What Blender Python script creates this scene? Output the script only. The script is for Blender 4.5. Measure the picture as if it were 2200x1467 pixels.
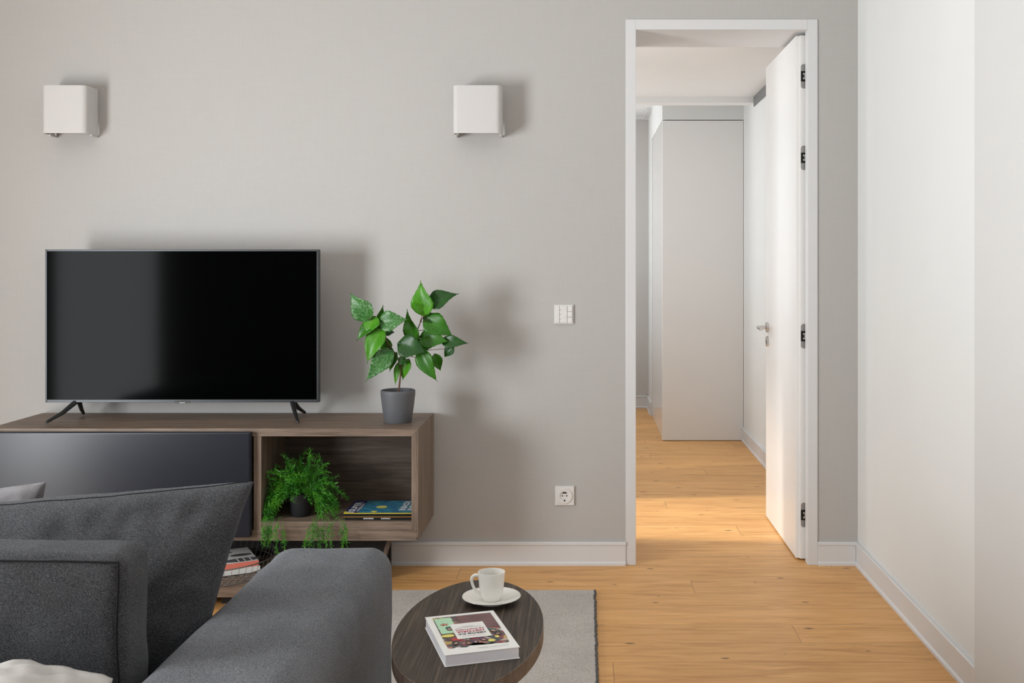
import bpy, bmesh, math, random
from mathutils import Vector, Matrix, noise
random.seed(7)
for o in list(bpy.data.objects): bpy.data.objects.remove(o)
S = bpy.context.scene; C = S.collection
F = 2300.0; VX, VY, CH = 1260.0, 560.0, 1.306          # focal length in px, principal point, eye height

# ---------------------------------------------------------------- camera, world, lights, exposure
cd = bpy.data.cameras.new('camera'); cam = bpy.data.objects.new('camera', cd); C.objects.link(cam)
cam.location = (0, 0, CH); cam.rotation_euler = (math.pi/2, 0, 0)
cd.sensor_width = 36; cd.lens = 36*F/2200; cd.shift_x = (1100-VX)/2200; cd.shift_y = -(733.5-VY)/2200
cd.clip_start = 0.05
S.camera = cam
S.view_settings.view_transform = 'Standard'; S.view_settings.look = 'None'
S.view_settings.gamma = 1; S.view_settings.use_curve_mapping = False; S.view_settings.exposure = -0.15
w = bpy.data.worlds.new('world'); S.world = w; w.use_nodes = True
w.node_tree.nodes['Background'].inputs[0].default_value = (0.85, 0.93, 1, 1)
w.node_tree.nodes['Background'].inputs[1].default_value = 1.2
def area(name, loc, rot, sx, sy, power, col=(1, 1, 1), spread=180):
    l = bpy.data.lights.new(name, 'AREA'); l.shape = 'RECTANGLE'; l.size = sx; l.size_y = sy
    l.energy = power; l.color = col; l.spread = math.radians(spread)
    o = bpy.data.objects.new(name, l); C.objects.link(o); o.location = loc; o.rotation_euler = rot
    return o
R = math.radians
area('window_light', (-3.32, 1.55, 0.87), (0, R(-90), R(16)), 1.66, 1.3, 218, (0.94, 0.975, 1.0))
area('rear_fill_light', (-0.6, -1.72, 1.7), (R(90), 0, 0), 2.2, 1.5, 4, (0.95, 0.985, 1.0))  # fill lamp added behind the camera to lift the room, source unseen
area('hall_window_light', (-0.75, 5.45, 1.5), (0, R(-90), 0), 1.9, 0.8, 13, (0.95, 0.98, 1.0))
area('hall_fill_light', (-0.80, 7.0, 1.7), (0, R(-90), 0), 1.6, 1.2, 16, (0.97, 0.985, 1.0))  # fill lamp added to brighten the hall and wardrobe front
area('hall_end_light', (-0.70, 8.6, 1.7), (0, R(-90), 0), 1.4, 1.0, 16, (0.97, 0.985, 1.0))
# low sun reaching the hall through its first window
hs = area('hall_sun_light', (-4.2, 5.42, 6.9), (0, R(-34.2), 0), 0.7, 0.25, 11, (1.0, 0.95, 0.88), 24)

# ---------------------------------------------------------------- helpers
def P(px, py, Y): return Vector(((px-VX)*Y/F, Y, CH-(py-VY)*Y/F))
def PZ(px, py, Z):
    Y = (CH-Z)*F/(py-VY); return Vector(((px-VX)*Y/F, Y, Z))
def setp(o, label=None, cat=None, group=None, kind=None):
    if label: o['label'] = label
    if cat: o['category'] = cat
    if group: o['group'] = group
    if kind: o['kind'] = kind
    return o
def thing(name, label, cat, loc, group=None):
    o = bpy.data.objects.new(name, None); C.objects.link(o); o.location = loc; o.empty_display_size = .05
    return setp(o, label, cat, group)
def world_loc(o):
    v = Vector(o.location); p = o.parent
    while p: v += Vector(p.location); p = p.parent
    return v
def obj(name, bm, mat, parent=None, smooth=False, bevel=0, seg=2, origin=None):
    """bm is in world coordinates; the mesh is re-based on its parent or origin"""
    base = world_loc(parent) if parent else Vector((0, 0, 0))
    off = Vector(origin) if origin else (base if parent else Vector((0, 0, 0)))
    bmesh.ops.translate(bm, verts=bm.verts, vec=-off)
    bmesh.ops.recalc_face_normals(bm, faces=bm.faces)
    me = bpy.data.meshes.new(name); bm.to_mesh(me); bm.free()
    for m in (mat if isinstance(mat, (list, tuple)) else [mat]): me.materials.append(m)
    o = bpy.data.objects.new(name, me); C.objects.link(o)
    if parent: o.parent = parent; o.location = off-base
    else: o.location = off
    if smooth:
        for p in me.polygons: p.use_smooth = True
        me.set_sharp_from_angle(angle=R(42))
    if bevel:
        b = o.modifiers.new('bevel', 'BEVEL'); b.width = bevel; b.segments = seg; b.limit_method = 'ANGLE'; b.angle_limit = R(40)
        if not smooth:
            b.harden_normals = False
    return o
def B(): return bmesh.new()
def box(bm, x0, x1, y0, y1, z0, z1, mi=0):
    vs = [bm.verts.new((x, y, z)) for x in (x0, x1) for y in (y0, y1) for z in (z0, z1)]
    for q in ((0,1,3,2),(4,6,7,5),(0,4,5,1),(2,3,7,6),(0,2,6,4),(1,5,7,3)):
        f = bm.faces.new([vs[i] for i in q]); f.material_index = mi
    return bm
def obox(bm, o, u, v, n, lu, lv, ln, mi=0):
    """box from corner o along unit axes u, v, n"""
    vs = [bm.verts.new(o+u*a+v*b+n*c) for a in (0, lu) for b in (0, lv) for c in (0, ln)]
    for q in ((0,1,3,2),(4,6,7,5),(0,4,5,1),(2,3,7,6),(0,2,6,4),(1,5,7,3)):
        f = bm.faces.new([vs[i] for i in q]); f.material_index = mi
    return bm
def tube(bm, pts, r, n=8, close=False, cap=True):
    pts = [Vector(p) for p in pts]; rr = r if isinstance(r, (list, tuple)) else [r]*len(pts)
    rings = []; up = None; N = len(pts)
    for i, p in enumerate(pts):
        if close: t = pts[(i+1) % N]-pts[i-1]
        else: t = pts[min(i+1, N-1)]-pts[max(i-1, 0)]
        t.normalize()
        if up is None:
            up = t.orthogonal().normalized()
        up = (up-t*up.dot(t))
        if up.length < 1e-6: up = t.orthogonal()
        up.normalize(); s = t.cross(up)
        rings.append([bm.verts.new(p+(up*math.cos(a)+s*math.sin(a))*rr[i]) for a in [2*math.pi*k/n for k in range(n)]])
    for i in range(N if close else N-1):
        a, b = rings[i], rings[(i+1) % N]
        for k in range(n): bm.faces.new((a[k], a[(k+1) % n], b[(k+1) % n], b[k]))
    if cap and not close:
        bm.faces.new(rings[0]); bm.faces.new(rings[-1][::-1])
    return bm
def lathe(bm, prof, c, n=48):
    rings = []
    for r, z in prof:
        if r < 1e-6: rings.append([bm.verts.new((c[0], c[1], z))])
        else: rings.append([bm.verts.new((c[0]+r*math.cos(2*math.pi*k/n), c[1]+r*math.sin(2*math.pi*k/n), z)) for k in range(n)])
    for a, b in zip(rings, rings[1:]):
        if len(a) == 1 and len(b) == 1: continue
        for k in range(n):
            k2 = (k+1) % n
            if len(a) == 1: bm.faces.new((a[0], b[k], b[k2]))
            elif len(b) == 1: bm.faces.new((a[k], a[k2], b[0]))
            else: bm.faces.new((a[k], a[k2], b[k2], b[k]))
    return bm
def rbox(x0, x1, y0, y1, z0, z1, r, cuts=20, puff=0.0, wob=0.0, seed=0, rr=None):
    """box with round edges, on a fine grid"""
    bm = B(); bmesh.ops.create_cube(bm, size=2)
    bmesh.ops.subdivide_edges(bm, edges=bm.edges, cuts=cuts, use_grid_fill=True)
    c = Vector(((x0+x1)/2, (y0+y1)/2, (z0+z1)/2)); h = Vector(((x1-x0)/2, (y1-y0)/2, (z1-z0)/2))
    for v in bm.verts:
        a = v.co.copy()
        # denser sampling near the edges
        q = Vector([math.copysign(1-(1-abs(t))**1.35, t) for t in a])
        p = Vector((q.x*h.x, q.y*h.y, q.z*h.z))
        inn = Vector([max(-(h[i]-r), min(h[i]-r, p[i])) for i in range(3)])
        d = p-inn
        if d.length > 1e-9: p = inn+d.normalized()*r if max(abs(a.x), abs(a.y), abs(a.z)) > .999 else p
        if puff:
            p.x += math.copysign(puff*.5, a.x)*(abs(a.x) > .999)*(1-q.y**2)*(1-q.z**2)
            p.y += math.copysign(puff, a.y)*(abs(a.y) > .999)*(1-q.x**2)*(1-q.z**2)
            p.z += math.copysign(puff*.5, a.z)*(abs(a.z) > .999)*(1-q.y**2)*(1-q.x**2)
        p += c
        if wob:
            nv = noise.noise_vector(p*7+Vector((seed, 0, 0)))*wob+noise.noise_vector(p*19+Vector((seed, 5, 0)))*wob*.35
            p += nv
        v.co = p
    return bm
def text(bm, s, o, u, v, size, mi=0, sx=1.0, bold=0.0, align='CENTER'):
    cu = bpy.data.curves.new('t', 'FONT'); cu.body = s; cu.size = size; cu.align_x = align; cu.offset = bold*size
    cu.resolution_u = 2
    t = bpy.data.objects.new('t', cu); C.objects.link(t)
    dg = bpy.context.evaluated_depsgraph_get(); dg.update()
    me = bpy.data.meshes.new_from_object(t.evaluated_get(dg))
    vs = [bm.verts.new(Vector(o)+Vector(u)*(q.co.x*sx)+Vector(v)*q.co.y) for q in me.vertices]
    for p in me.polygons:
        try: f = bm.faces.new([vs[i] for i in p.vertices]); f.material_index = mi
        except ValueError: pass
    bpy.data.objects.remove(t); bpy.data.curves.remove(cu); bpy.data.meshes.remove(me)
def poly(bm, pts, mi=0):
    f = bm.faces.new([bm.verts.new(p) for p in pts]); f.material_index = mi
def copy_tree(o, parent=None):
    c = o.copy(); C.objects.link(c)
    if parent: c.parent = parent
    for ch in [x for x in bpy.data.objects if x.parent == o]: copy_tree(ch, c)
    return c

# ---------------------------------------------------------------- materials
class M:
    def __init__(s, name):
        s.m = bpy.data.materials.new(name); s.m.use_nodes = True; s.t = s.m.node_tree
        s.b = s.t.nodes['Principled BSDF']; s.co = None
    def n(s, typ, **kw):
        x = s.t.nodes.new(typ)
        for k, v in kw.items():
            if k.startswith('i_'):
                k = k[2:]; k = int(k) if k.isdigit() else k
                x.inputs[k].default_value = v
            else: setattr(x, k, v)
        return x
    def l(s, a, b): s.t.links.new(a, b)
    def set(s, **kw):
        for k, v in kw.items(): s.b.inputs[k.replace('_', ' ')].default_value = v
        return s
    def coord(s, which='Object', scale=(1, 1, 1), loc=(0, 0, 0), rot=(0, 0, 0)):
        tc = s.n('ShaderNodeTexCoord'); mp = s.n('ShaderNodeMapping')
        mp.inputs['Scale'].default_value = scale; mp.inputs['Location'].default_value = loc; mp.inputs['Rotation'].default_value = rot
        s.l(tc.outputs[which], mp.inputs[0]); return mp.outputs[0]
    def noise(s, vec, scale, detail=3, rough=.5):
        x = s.n('ShaderNodeTexNoise'); x.inputs['Scale'].default_value = scale; x.inputs['Detail'].default_value = detail
        x.inputs['Roughness'].default_value = rough; s.l(vec, x.inputs['Vector']); return x
    def ramp(s, fac, stops):
        r = s.n('ShaderNodeValToRGB'); e = r.color_ramp.elements
        while len(e) < len(stops): e.new(.5)
        for i, (p, c) in enumerate(stops): e[i].position = p; e[i].color = (*c, 1)
        s.l(fac, r.inputs[0]); return r.outputs[0]
    def mix(s, fac, a, b, mode='MIX'):
        x = s.n('ShaderNodeMix', data_type='RGBA', blend_type=mode)
        for sock, v in ((x.inputs[0], fac), (x.inputs[6], a), (x.inputs[7], b)):
            if isinstance(v, (int, float)): sock.default_value = v
            elif isinstance(v, tuple): sock.default_value = (*v, 1)
            else: s.l(v, sock)
        return x.outputs[2]
    def math(s, op, a, b=None, c=None):
        x = s.n('ShaderNodeMath', operation=op)
        for i, v in enumerate((a, b, c)):
            if v is None: continue
            if isinstance(v, (int, float)): x.inputs[i].default_value = v
            else: s.l(v, x.inputs[i])
        return x.outputs[0]
    def bump(s, h, strength, dist=.002):
        x = s.n('ShaderNodeBump'); x.inputs['Strength'].default_value = strength; x.inputs['Distance'].default_value = dist
        s.l(h, x.inputs['Height']); s.l(x.outputs[0], s.b.inputs['Normal'])
    def col(s, c): s.l(c, s.b.inputs['Base Color'])
def lin(r, g, b):
    f = lambda c: (c/255/12.92) if c <= 10 else ((c/255+.055)/1.055)**2.4
    return (f(r), f(g), f(b))
def plain(name, c, rough=.5, metal=0, spec=.5, nscale=60, var=.04, bump=0.0, bs=400):
    m = M(name); m.set(Roughness=rough, Metallic=metal); m.b.inputs['Specular IOR Level'].default_value = spec
    v = m.coord(); nz = m.noise(v, nscale, 2)
    m.col(m.ramp(nz.outputs[0], [(.25, tuple(x*(1-var) for x in c)), (.75, tuple(min(1, x*(1+var)) for x in c))]))
    if bump: m.bump(m.noise(v, bs, 2).outputs[0], bump)
    return m.m

def wallpaper(name, c):
    m = M(name); m.set(Roughness=.75); m.b.inputs['Specular IOR Level'].default_value = .25
    h = m.noise(m.coord(scale=(1, 1, 18)), 14, 3); v = m.noise(m.coord(scale=(18, 1, 1)), 14, 3)
    s = m.math('ADD', h.outputs[0], v.outputs[0])
    big = m.noise(m.coord(), .9, 2)
    s2 = m.math('ADD', m.math('MULTIPLY', s, .5), m.math('MULTIPLY', m.math('SUBTRACT', big.outputs[0], .5), .25))
    m.col(m.ramp(s2, [(.3, tuple(x*.98 for x in c)), (.7, tuple(x*1.02 for x in c))]))
    m.bump(s, .12, .001); return m.m
M_wall = wallpaper('greige_wall_linen', (.47, .457, .44))
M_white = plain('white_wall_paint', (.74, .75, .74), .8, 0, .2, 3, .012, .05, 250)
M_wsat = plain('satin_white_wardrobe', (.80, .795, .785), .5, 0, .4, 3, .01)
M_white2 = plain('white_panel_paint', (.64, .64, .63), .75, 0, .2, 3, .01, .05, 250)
M_ceil = plain('ceiling_paint', (.86, .87, .87), .9, 0, .1, 3, .01)
M_trim = plain('white_lacquer_trim', (.68, .68, .685), .38, 0, .4, 4, .01)
M_door = plain('white_lacquer_door', (.84, .835, .82), .3, 0, .45, 4, .01)
M_ward = plain('glossy_white_wardrobe', (.80, .79, .775), .14, 0, .5, 4, .01)
M_grey = plain('hall_grey_paint', (.55, .53, .51), .8, 0, .2, 3, .02)
M_dark = plain('black_base_lacquer', (.012, .011, .011), .5, 0, .4, 20, .1)

def oak_floor():
    m = M('oak_plank_floor'); m.set(Roughness=.42); m.b.inputs['Specular IOR Level'].default_value = .35
    tc = m.n('ShaderNodeTexCoord'); sp = m.n('ShaderNodeSeparateXYZ'); m.l(tc.outputs['Object'], sp.inputs[0])
    X, Y = sp.outputs[0], sp.outputs[1]
    ry = m.math('DIVIDE', m.math('ADD', Y, -3.84+18.0), .18); row = m.math('FLOOR', ry); fy = m.math('FRACT', ry)
    wn = m.n('ShaderNodeTexWhiteNoise', noise_dimensions='1D'); m.l(row, wn.inputs['W'])
    xo = m.math('ADD', m.math('ADD', X, 20.0-.285), m.math('MULTIPLY', m.math('FLOOR', m.math('MULTIPLY', m.math('FRACT', m.math('MULTIPLY', row, .3719)), 7)), .31))
    rx = m.math('DIVIDE', xo, 2.2); cx = m.math('FLOOR', rx); fx = m.math('FRACT', rx)
    cb = m.n('ShaderNodeCombineXYZ'); m.l(row, cb.inputs[0]); m.l(cx, cb.inputs[1])
    wn2 = m.n('ShaderNodeTexWhiteNoise', noise_dimensions='3D'); m.l(cb.outputs[0], wn2.inputs['Vector'])
    # per-plank shifted coordinates
    mul = m.n('ShaderNodeVectorMath', operation='MULTIPLY_ADD'); m.l(wn2.outputs['Color'], mul.inputs[0])
    mul.inputs[1].default_value = (9, 9, 9); m.l(tc.outputs['Object'], mul.inputs[2])
    mp = m.n('ShaderNodeMapping'); mp.inputs['Scale'].default_value = (1, 9, 1); m.l(mul.outputs[0], mp.inputs[0])
    g1 = m.noise(mp.outputs[0], 3.2, 6, .6); g1.inputs['Distortion'].default_value = .8
    mp2 = m.n('ShaderNodeMapping'); mp2.inputs['Scale'].default_value = (1, 22, 1); m.l(mul.outputs[0], mp2.inputs[0])
    g2 = m.noise(mp2.outputs[0], 7, 4, .6)
    base = m.ramp(g1.outputs[0], [(.27, (.56, .27, .090)), (.5, (.74, .405, .145)), (.75, (.84, .50, .205))])
    fine = m.ramp(g2.outputs[0], [(.3, (.90, .86, .82)), (.65, (1.04, 1.04, 1.04))])
    c = m.mix(1.0, base, fine, 'MULTIPLY')
    tone = m.ramp(wn2.outputs['Value'], [(0, (.90, .88, .86)), (1, (1.06, 1.06, 1.06))])
    c = m.mix(1.0, c, tone, 'MULTIPLY')
    # knots and dark streaks
    mp3 = m.n('ShaderNodeMapping'); mp3.inputs['Scale'].default_value = (1, 2.3, 1); m.l(mul.outputs[0], mp3.inputs[0])
    vo = m.n('ShaderNodeTexVoronoi', voronoi_dimensions='2D'); vo.inputs['Scale'].default_value = 3.4; m.l(mp3.outputs[0], vo.inputs['Vector'])
    vr = m.n('ShaderNodeSeparateColor'); m.l(vo.outputs['Color'], vr.inputs[0])
    wob_ = m.noise(tc.outputs['Object'], 60, 2)
    kd = m.math('DIVIDE', m.math('ADD', vo.outputs['Distance'], m.math('MULTIPLY', m.math('SUBTRACT', wob_.outputs[0], .5), .03)), m.math('ADD', m.math('MULTIPLY', vr.outputs[1], 1.1), .35))
    kn = m.ramp(kd, [(.0, (1, 1, 1)), (.028, (.8, .8, .8)), (.062, (0, 0, 0))])
    sel = m.math('GREATER_THAN', vr.outputs[0], .58)
    kf = m.math('MULTIPLY', m.math('MULTIPLY', kn, sel), .85)
    c = m.mix(kf, c, (.075, .028, .010))
    mp4 = m.n('ShaderNodeMapping'); mp4.inputs['Scale'].default_value = (1, 16, 1); m.l(mul.outputs[0], mp4.inputs[0])
    st = m.noise(mp4.outputs[0], 1.6, 5, .65)
    sf = m.ramp(st.outputs[0], [(.66, (0, 0, 0)), (.80, (.6, .6, .6))])
    c = m.mix(sf, c, (.17, .085, .035))
    # seams
    e1 = m.math('LESS_THAN', fy, .010); e2 = m.math('LESS_THAN', fx, .0011)
    sm = m.math('MULTIPLY', m.math('MAXIMUM', e1, e2), .6)
    c = m.mix(sm, c, (.14, .075, .035))
    m.col(c); m.bump(g2.outputs[0], .08, .001); return m.m
M_floor = oak_floor()

def walnut(name, a, b, c, axis='X', scale=1.0, rt=14):
    m = M(name); m.set(Roughness=.5); m.b.inputs['Specular IOR Level'].default_value = .35
    sc = {'X': (1, rt, rt), 'Y': (rt, 1, rt), 'Z': (rt, rt, 1)}[axis]
    g = m.noise(m.coord(scale=sc), 3.0*scale, 6, .62); g.inputs['Distortion'].default_value = .5
    sc2 = tuple(k*4 if k > 1 else 1.5 for k in sc)
    g2 = m.noise(m.coord(scale=sc2), 5.0*scale, 3, .6)
    f = m.math('ADD', m.math('MULTIPLY', g.outputs[0], .62), m.math('MULTIPLY', g2.outputs[0], .38))
    m.col(m.ramp(f, [(.36, a), (.5, b), (.64, c)])); m.bump(g2.outputs[0], .18, .001); return m.m
W3 = ((.10, .068, .048), (.195, .140, .104), (.275, .205, .155))
M_wx = walnut('smoked_oak_x', *W3, axis='X'); M_wy = walnut('smoked_oak_y', *W3, axis='Y'); M_wz = walnut('smoked_oak_z', *W3, axis='Z')
M_wback = walnut('niche_shade_back', (.045, .030, .022), (.085, .060, .045), (.13, .095, .07), axis='X')  # smoked oak darkened: the niche's shade is put into the back panel colour
M_tab = walnut('wenge_table_top', (.018, .012, .008), (.042, .029, .020), (.110, .080, .056), axis='Y', scale=1.3, rt=42)
M_tabe = walnut('wenge_table_edge', (.06, .042, .031), (.11, .08, .06), (.16, .12, .09), axis='X')

def fabric(name, lo, mid, hi, s=1.0, bump=.5):
    m = M(name); m.set(Roughness=.95); m.b.inputs['Specular IOR Level'].default_value = .15
    m.b.inputs['Sheen Weight'].default_value = .10; m.b.inputs['Sheen Roughness'].default_value = .5
    m.b.inputs['Sheen Tint'].default_value = (.8, .85, .9, 1)
    a = m.noise(m.coord(scale=(1, 1, 3.2)), 460*s, 3, .7); b = m.noise(m.coord(scale=(3.2, 3.2, 1)), 440*s, 3, .7)
    big = m.noise(m.coord(), 9, 3)
    f = m.math('ADD', m.math('MULTIPLY', a.outputs[0], .5), m.math('MULTIPLY', b.outputs[0], .5))
    f = m.math('ADD', f, m.math('MULTIPLY', m.math('SUBTRACT', big.outputs[0], .5), .06))
    m.col(m.ramp(f, [(.42, lo), (.5, mid), (.575, hi)])); m.bump(f, bump, .0015); return m.m
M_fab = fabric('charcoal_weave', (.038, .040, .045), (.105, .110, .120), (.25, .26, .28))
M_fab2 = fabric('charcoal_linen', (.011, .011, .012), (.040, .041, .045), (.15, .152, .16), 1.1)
M_pipe = plain('dark_seam', (.015, .015, .016), .9, 0, .1)
def velvet():
    m = M('pale_grey_velvet'); m.set(Roughness=.8, Base_Color=(.33, .31, .32, 1)); m.b.inputs['Sheen Weight'].default_value = .08
    z = m.noise(m.coord(), 18, 3); m.col(m.ramp(z.outputs[0], [(.35, (.09, .085, .088)), (.65, (.17, .16, .165))])); return m.m
M_velvet = velvet()
def knit():
    m = M('cream_quilted_cloth'); m.set(Roughness=.95); m.b.inputs['Specular IOR Level'].default_value = .1
    v = m.coord(); vo = m.n('ShaderNodeTexVoronoi'); vo.feature = 'SMOOTH_F1'; vo.inputs['Scale'].default_value = 34; m.l(v, vo.inputs['Vector'])
    m.col(m.ramp(vo.outputs['Distance'], [(.1, (.50, .485, .465)), (.8, (.43, .415, .395))])); m.bump(vo.outputs['Distance'], .6, .006)
    m.t.nodes['Bump'].invert = True
    return m.m
M_knit = knit()
def rugm():
    m = M('greige_woven_rug'); m.set(Roughness=.95); m.b.inputs['Specular IOR Level'].default_value = .1
    a = m.noise(m.coord(scale=(1, 2.4, 1)), 330, 2); b = m.noise(m.coord(), 5, 3)
    f = m.math('ADD', m.math('MULTIPLY', a.outputs[0], .85), m.math('MULTIPLY', b.outputs[0], .15))
    m.col(m.ramp(f, [(.36, (.30, .27, .24)), (.5, (.56, .52, .48)), (.62, (.76, .72, .68))])); m.bump(f, .8, .004); return m.m
M_rug = rugm()
M_rugedge = plain('grey_rug_binding', (.11, .105, .10), .95, 0, .1, 200, .3)
M_shade = plain('white_lamp_shade', (.59, .575, .56), .7, 0, .3, 6, .012)
M_lampmetal = plain('white_lamp_bracket', (.62, .60, .57), .4, 0, .4)
M_tvframe = plain('dark_grey_metal', (.045, .048, .052), .38, .5, .4)
M_screen = plain('glossy_black_screen', (.0008, .0009, .001), .09, 0, .02, 3, .01)
M_tvfoot = plain('black_plastic', (.012, .012, .013), .42, 0, .4)
M_silver = plain('silver_print', (.7, .7, .72), .3, .6, .5)
M_cabdoor = plain('graphite_lacquer', (.012, .014, .022), .30, 0, .33, 3, .02)
M_chrome = plain('brushed_nickel', (.60, .59, .57), .22, 1, .5)
M_hinge = plain('satin_hinge_plate', (.36, .35, .34), .4, .6, .5)
M_black = plain('black', (.006, .006, .006), .5, 0, .3)
M_switch = plain('white_switch_plastic', (.74, .72, .70), .35, 0, .4)
M_switchg = plain('switch_gap', (.30, .29, .28), .6, 0, .3)
M_pot = plain('grey_ceramic_pot', (.105, .108, .118), .55, 0, .4, 12, .06)
M_potd = plain('black_plastic_pot', (.018, .018, .021), .5, 0, .4, 12, .06)
M_soil = plain('potting_soil', (.03, .02, .014), .95, 0, .1, 120, .5, .6)
M_stem = plain('brown_stem', (.13, .075, .045), .7, 0, .3, 60, .25)
M_porc = plain('white_porcelain', (.84, .82, .77), .16, 0, .5, 3, .008)
M_paper = plain('white_paper', (.72, .71, .74), .8, 0, .2, 60, .03)
M_cover = plain('white_book_cover', (.80, .80, .77), .3, 0, .5, 6, .02)
M_ink = plain('black_ink', (.02, .025, .03), .6, 0, .2)
M_red = plain('crimson_ink', (.42, .02, .06), .6, 0, .2)
M_coral = plain('coral_spine', (.78, .21, .15), .5, 0, .3, 20, .08)
M_whiteink = plain('white_ink', (.78, .78, .80), .5, 0, .3)
M_yellow = plain('yellow_edge', (.72, .58, .04), .5, 0, .3)
M_orange = plain('orange_edge', (.42, .20, .03), .5, 0, .3)
M_navy = plain('navy_print', (.015, .025, .12), .35, 0, .4)
M_wire = plain('dark_bronze_wire', (.20, .18, .165), .35, .7, .5)
def leafm(name, stops, vein, varieg=False):
    m = M(name); m.set(Roughness=.36); m.b.inputs['Specular IOR Level'].default_value = .45
    uv = m.n('ShaderNodeUVMap'); uv.uv_map = 'UVMap'; sp = m.n('ShaderNodeSeparateXYZ'); m.l(uv.outputs[0], sp.inputs[0])
    u, v = sp.outputs[0], sp.outputs[1]
    z = m.noise(m.coord(), 26, 2); base = m.ramp(z.outputs[0], stops)
    au = m.math('ABSOLUTE', m.math('SUBTRACT', u, .5))
    k = m.math('FRACT', m.math('MULTIPLY', m.math('SUBTRACT', v, m.math('MULTIPLY', au, .75)), 7))
    line = m.math('LESS_THAN', m.math('ABSOLUTE', m.math('SUBTRACT', k, .5)), .06)
    mid = m.math('LESS_THAN', au, .014); ln = m.math('MULTIPLY', m.math('MAXIMUM', line, mid), .55)
    c = m.mix(ln, base, vein)
    if varieg:
        mp = m.n('ShaderNodeMapping'); mp.inputs['Scale'].default_value = (3, 7, 1); mp.inputs['Rotation'].default_value = (0, 0, .6); m.l(uv.outputs[0], mp.inputs[0])
        q = m.noise(mp.outputs[0], 1.8, 4, .75); r = m.ramp(q.outputs[0], [(.50, (0, 0, 0)), (.60, (.85, .85, .85))])
        ed = m.math('MULTIPLY', r, m.math('MINIMUM', m.math('ADD', m.math('MULTIPLY', au, 2.2), .12), 1.0))
        c = m.mix(ed, c, (.36, .55, .33))
    m.col(c)
    m.b.inputs['Transmission Weight'].default_value = 0
    ts = m.n('ShaderNodeBsdfTranslucent'); m.l(c, ts.inputs[0]); mx = m.n('ShaderNodeMixShader'); mx.inputs[0].default_value = .28
    out = m.t.nodes['Material Output']; m.l(m.b.outputs[0], mx.inputs[1]); m.l(ts.outputs[0], mx.inputs[2]); m.l(mx.outputs[0], out.inputs[0])
    return m.m
L_bright = leafm('leaf_bright', [(.3, (.055, .26, .008)), (.7, (.10, .36, .014))], (.17, .46, .05))
L_mid = leafm('leaf_mid', [(.3, (.026, .15, .006)), (.7, (.05, .22, .010))], (.09, .29, .03))
L_dark = leafm('leaf_dark', [(.3, (.012, .065, .008)), (.7, (.022, .105, .012))], (.04, .15, .03))
L_var = leafm('leaf_variegated', [(.3, (.03, .16, .02)), (.7, (.05, .22, .035))], (.25, .45, .2), True)
def fernm():
    m = M('fern_needles'); m.set(Roughness=.45); z = m.noise(m.coord(), 22, 2)
    c = m.ramp(z.outputs[0], [(.3, (.018, .11, .010)), (.5, (.055, .28, .016)), (.7, (.15, .46, .035))]); m.col(c)
    ts = m.n('ShaderNodeBsdfTranslucent'); m.l(c, ts.inputs[0]); mx = m.n('ShaderNodeMixShader'); mx.inputs[0].default_value = .25
    out = m.t.nodes['Material Output']; m.l(m.b.outputs[0], mx.inputs[1]); m.l(ts.outputs[0], mx.inputs[2]); m.l(mx.outputs[0], out.inputs[0])
    return m.m
M_fern = fernm()
def coverart(name, scale, cols):
    m = M(name); m.set(Roughness=.3)
    vo = m.n('ShaderNodeTexVoronoi'); vo.inputs['Scale'].default_value = scale; vo.inputs['Randomness'].default_value = 1
    v = m.coord(); nz = m.noise(v, scale*1.2, 2); ad = m.n('ShaderNodeVectorMath', operation='MULTIPLY_ADD')
    m.l(nz.outputs['Color'], ad.inputs[0]); ad.inputs[1].default_value = (.02, .02, .02); m.l(v, ad.inputs[2]); m.l(ad.outputs[0], vo.inputs['Vector'])
    sp = m.n('ShaderNodeSeparateColor'); m.l(vo.outputs['Color'], sp.inputs[0])
    r = m.n('ShaderNodeValToRGB'); r.color_ramp.interpolation = 'CONSTANT'; e = r.color_ramp.elements
    while len(e) < len(cols): e.new(.5)
    for i, c in enumerate(cols): e[i].position = i/len(cols); e[i].color = (*c, 1)
    m.l(sp.outputs[0], r.inputs[0]); m.col(r.outputs[0]); return m.m
M_art = coverart('illustrated_cover_print', 75, [(.05, .03, .03), (.16, .06, .05), (.35, .16, .12), (.04, .05, .06), (.45, .30, .08), (.03, .10, .07), (.10, .05, .06), (.50, .38, .30), (.22, .03, .04), (.08, .045, .04), (.62, .6, .55)])
M_artpl = plain('plum_print', (.14, .065, .065), .4, 0, .4, 30, .25)
M_artmint = plain('mint_print', (.42, .68, .46), .4, 0, .4, 30, .05)
M_artyel = plain('yellow_print', (.75, .68, .15), .4, 0, .4)
M_artred = plain('red_print', (.45, .03, .03), .4, 0, .4)
def bluepaint():
    m = M('blue_painterly_print'); m.set(Roughness=.3); z = m.noise(m.coord(scale=(14, 40, 1)), 1.6, 4, .6); z.inputs['Distortion'].default_value = 1.5
    m.col(m.ramp(z.outputs[0], [(.3, (.01, .04, .10)), (.45, (.02, .16, .33)), (.56, (.04, .30, .42)), (.68, (.12, .36, .22)), (.8, (.55, .62, .35))])); return m.m
M_blue = bluepaint()

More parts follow.
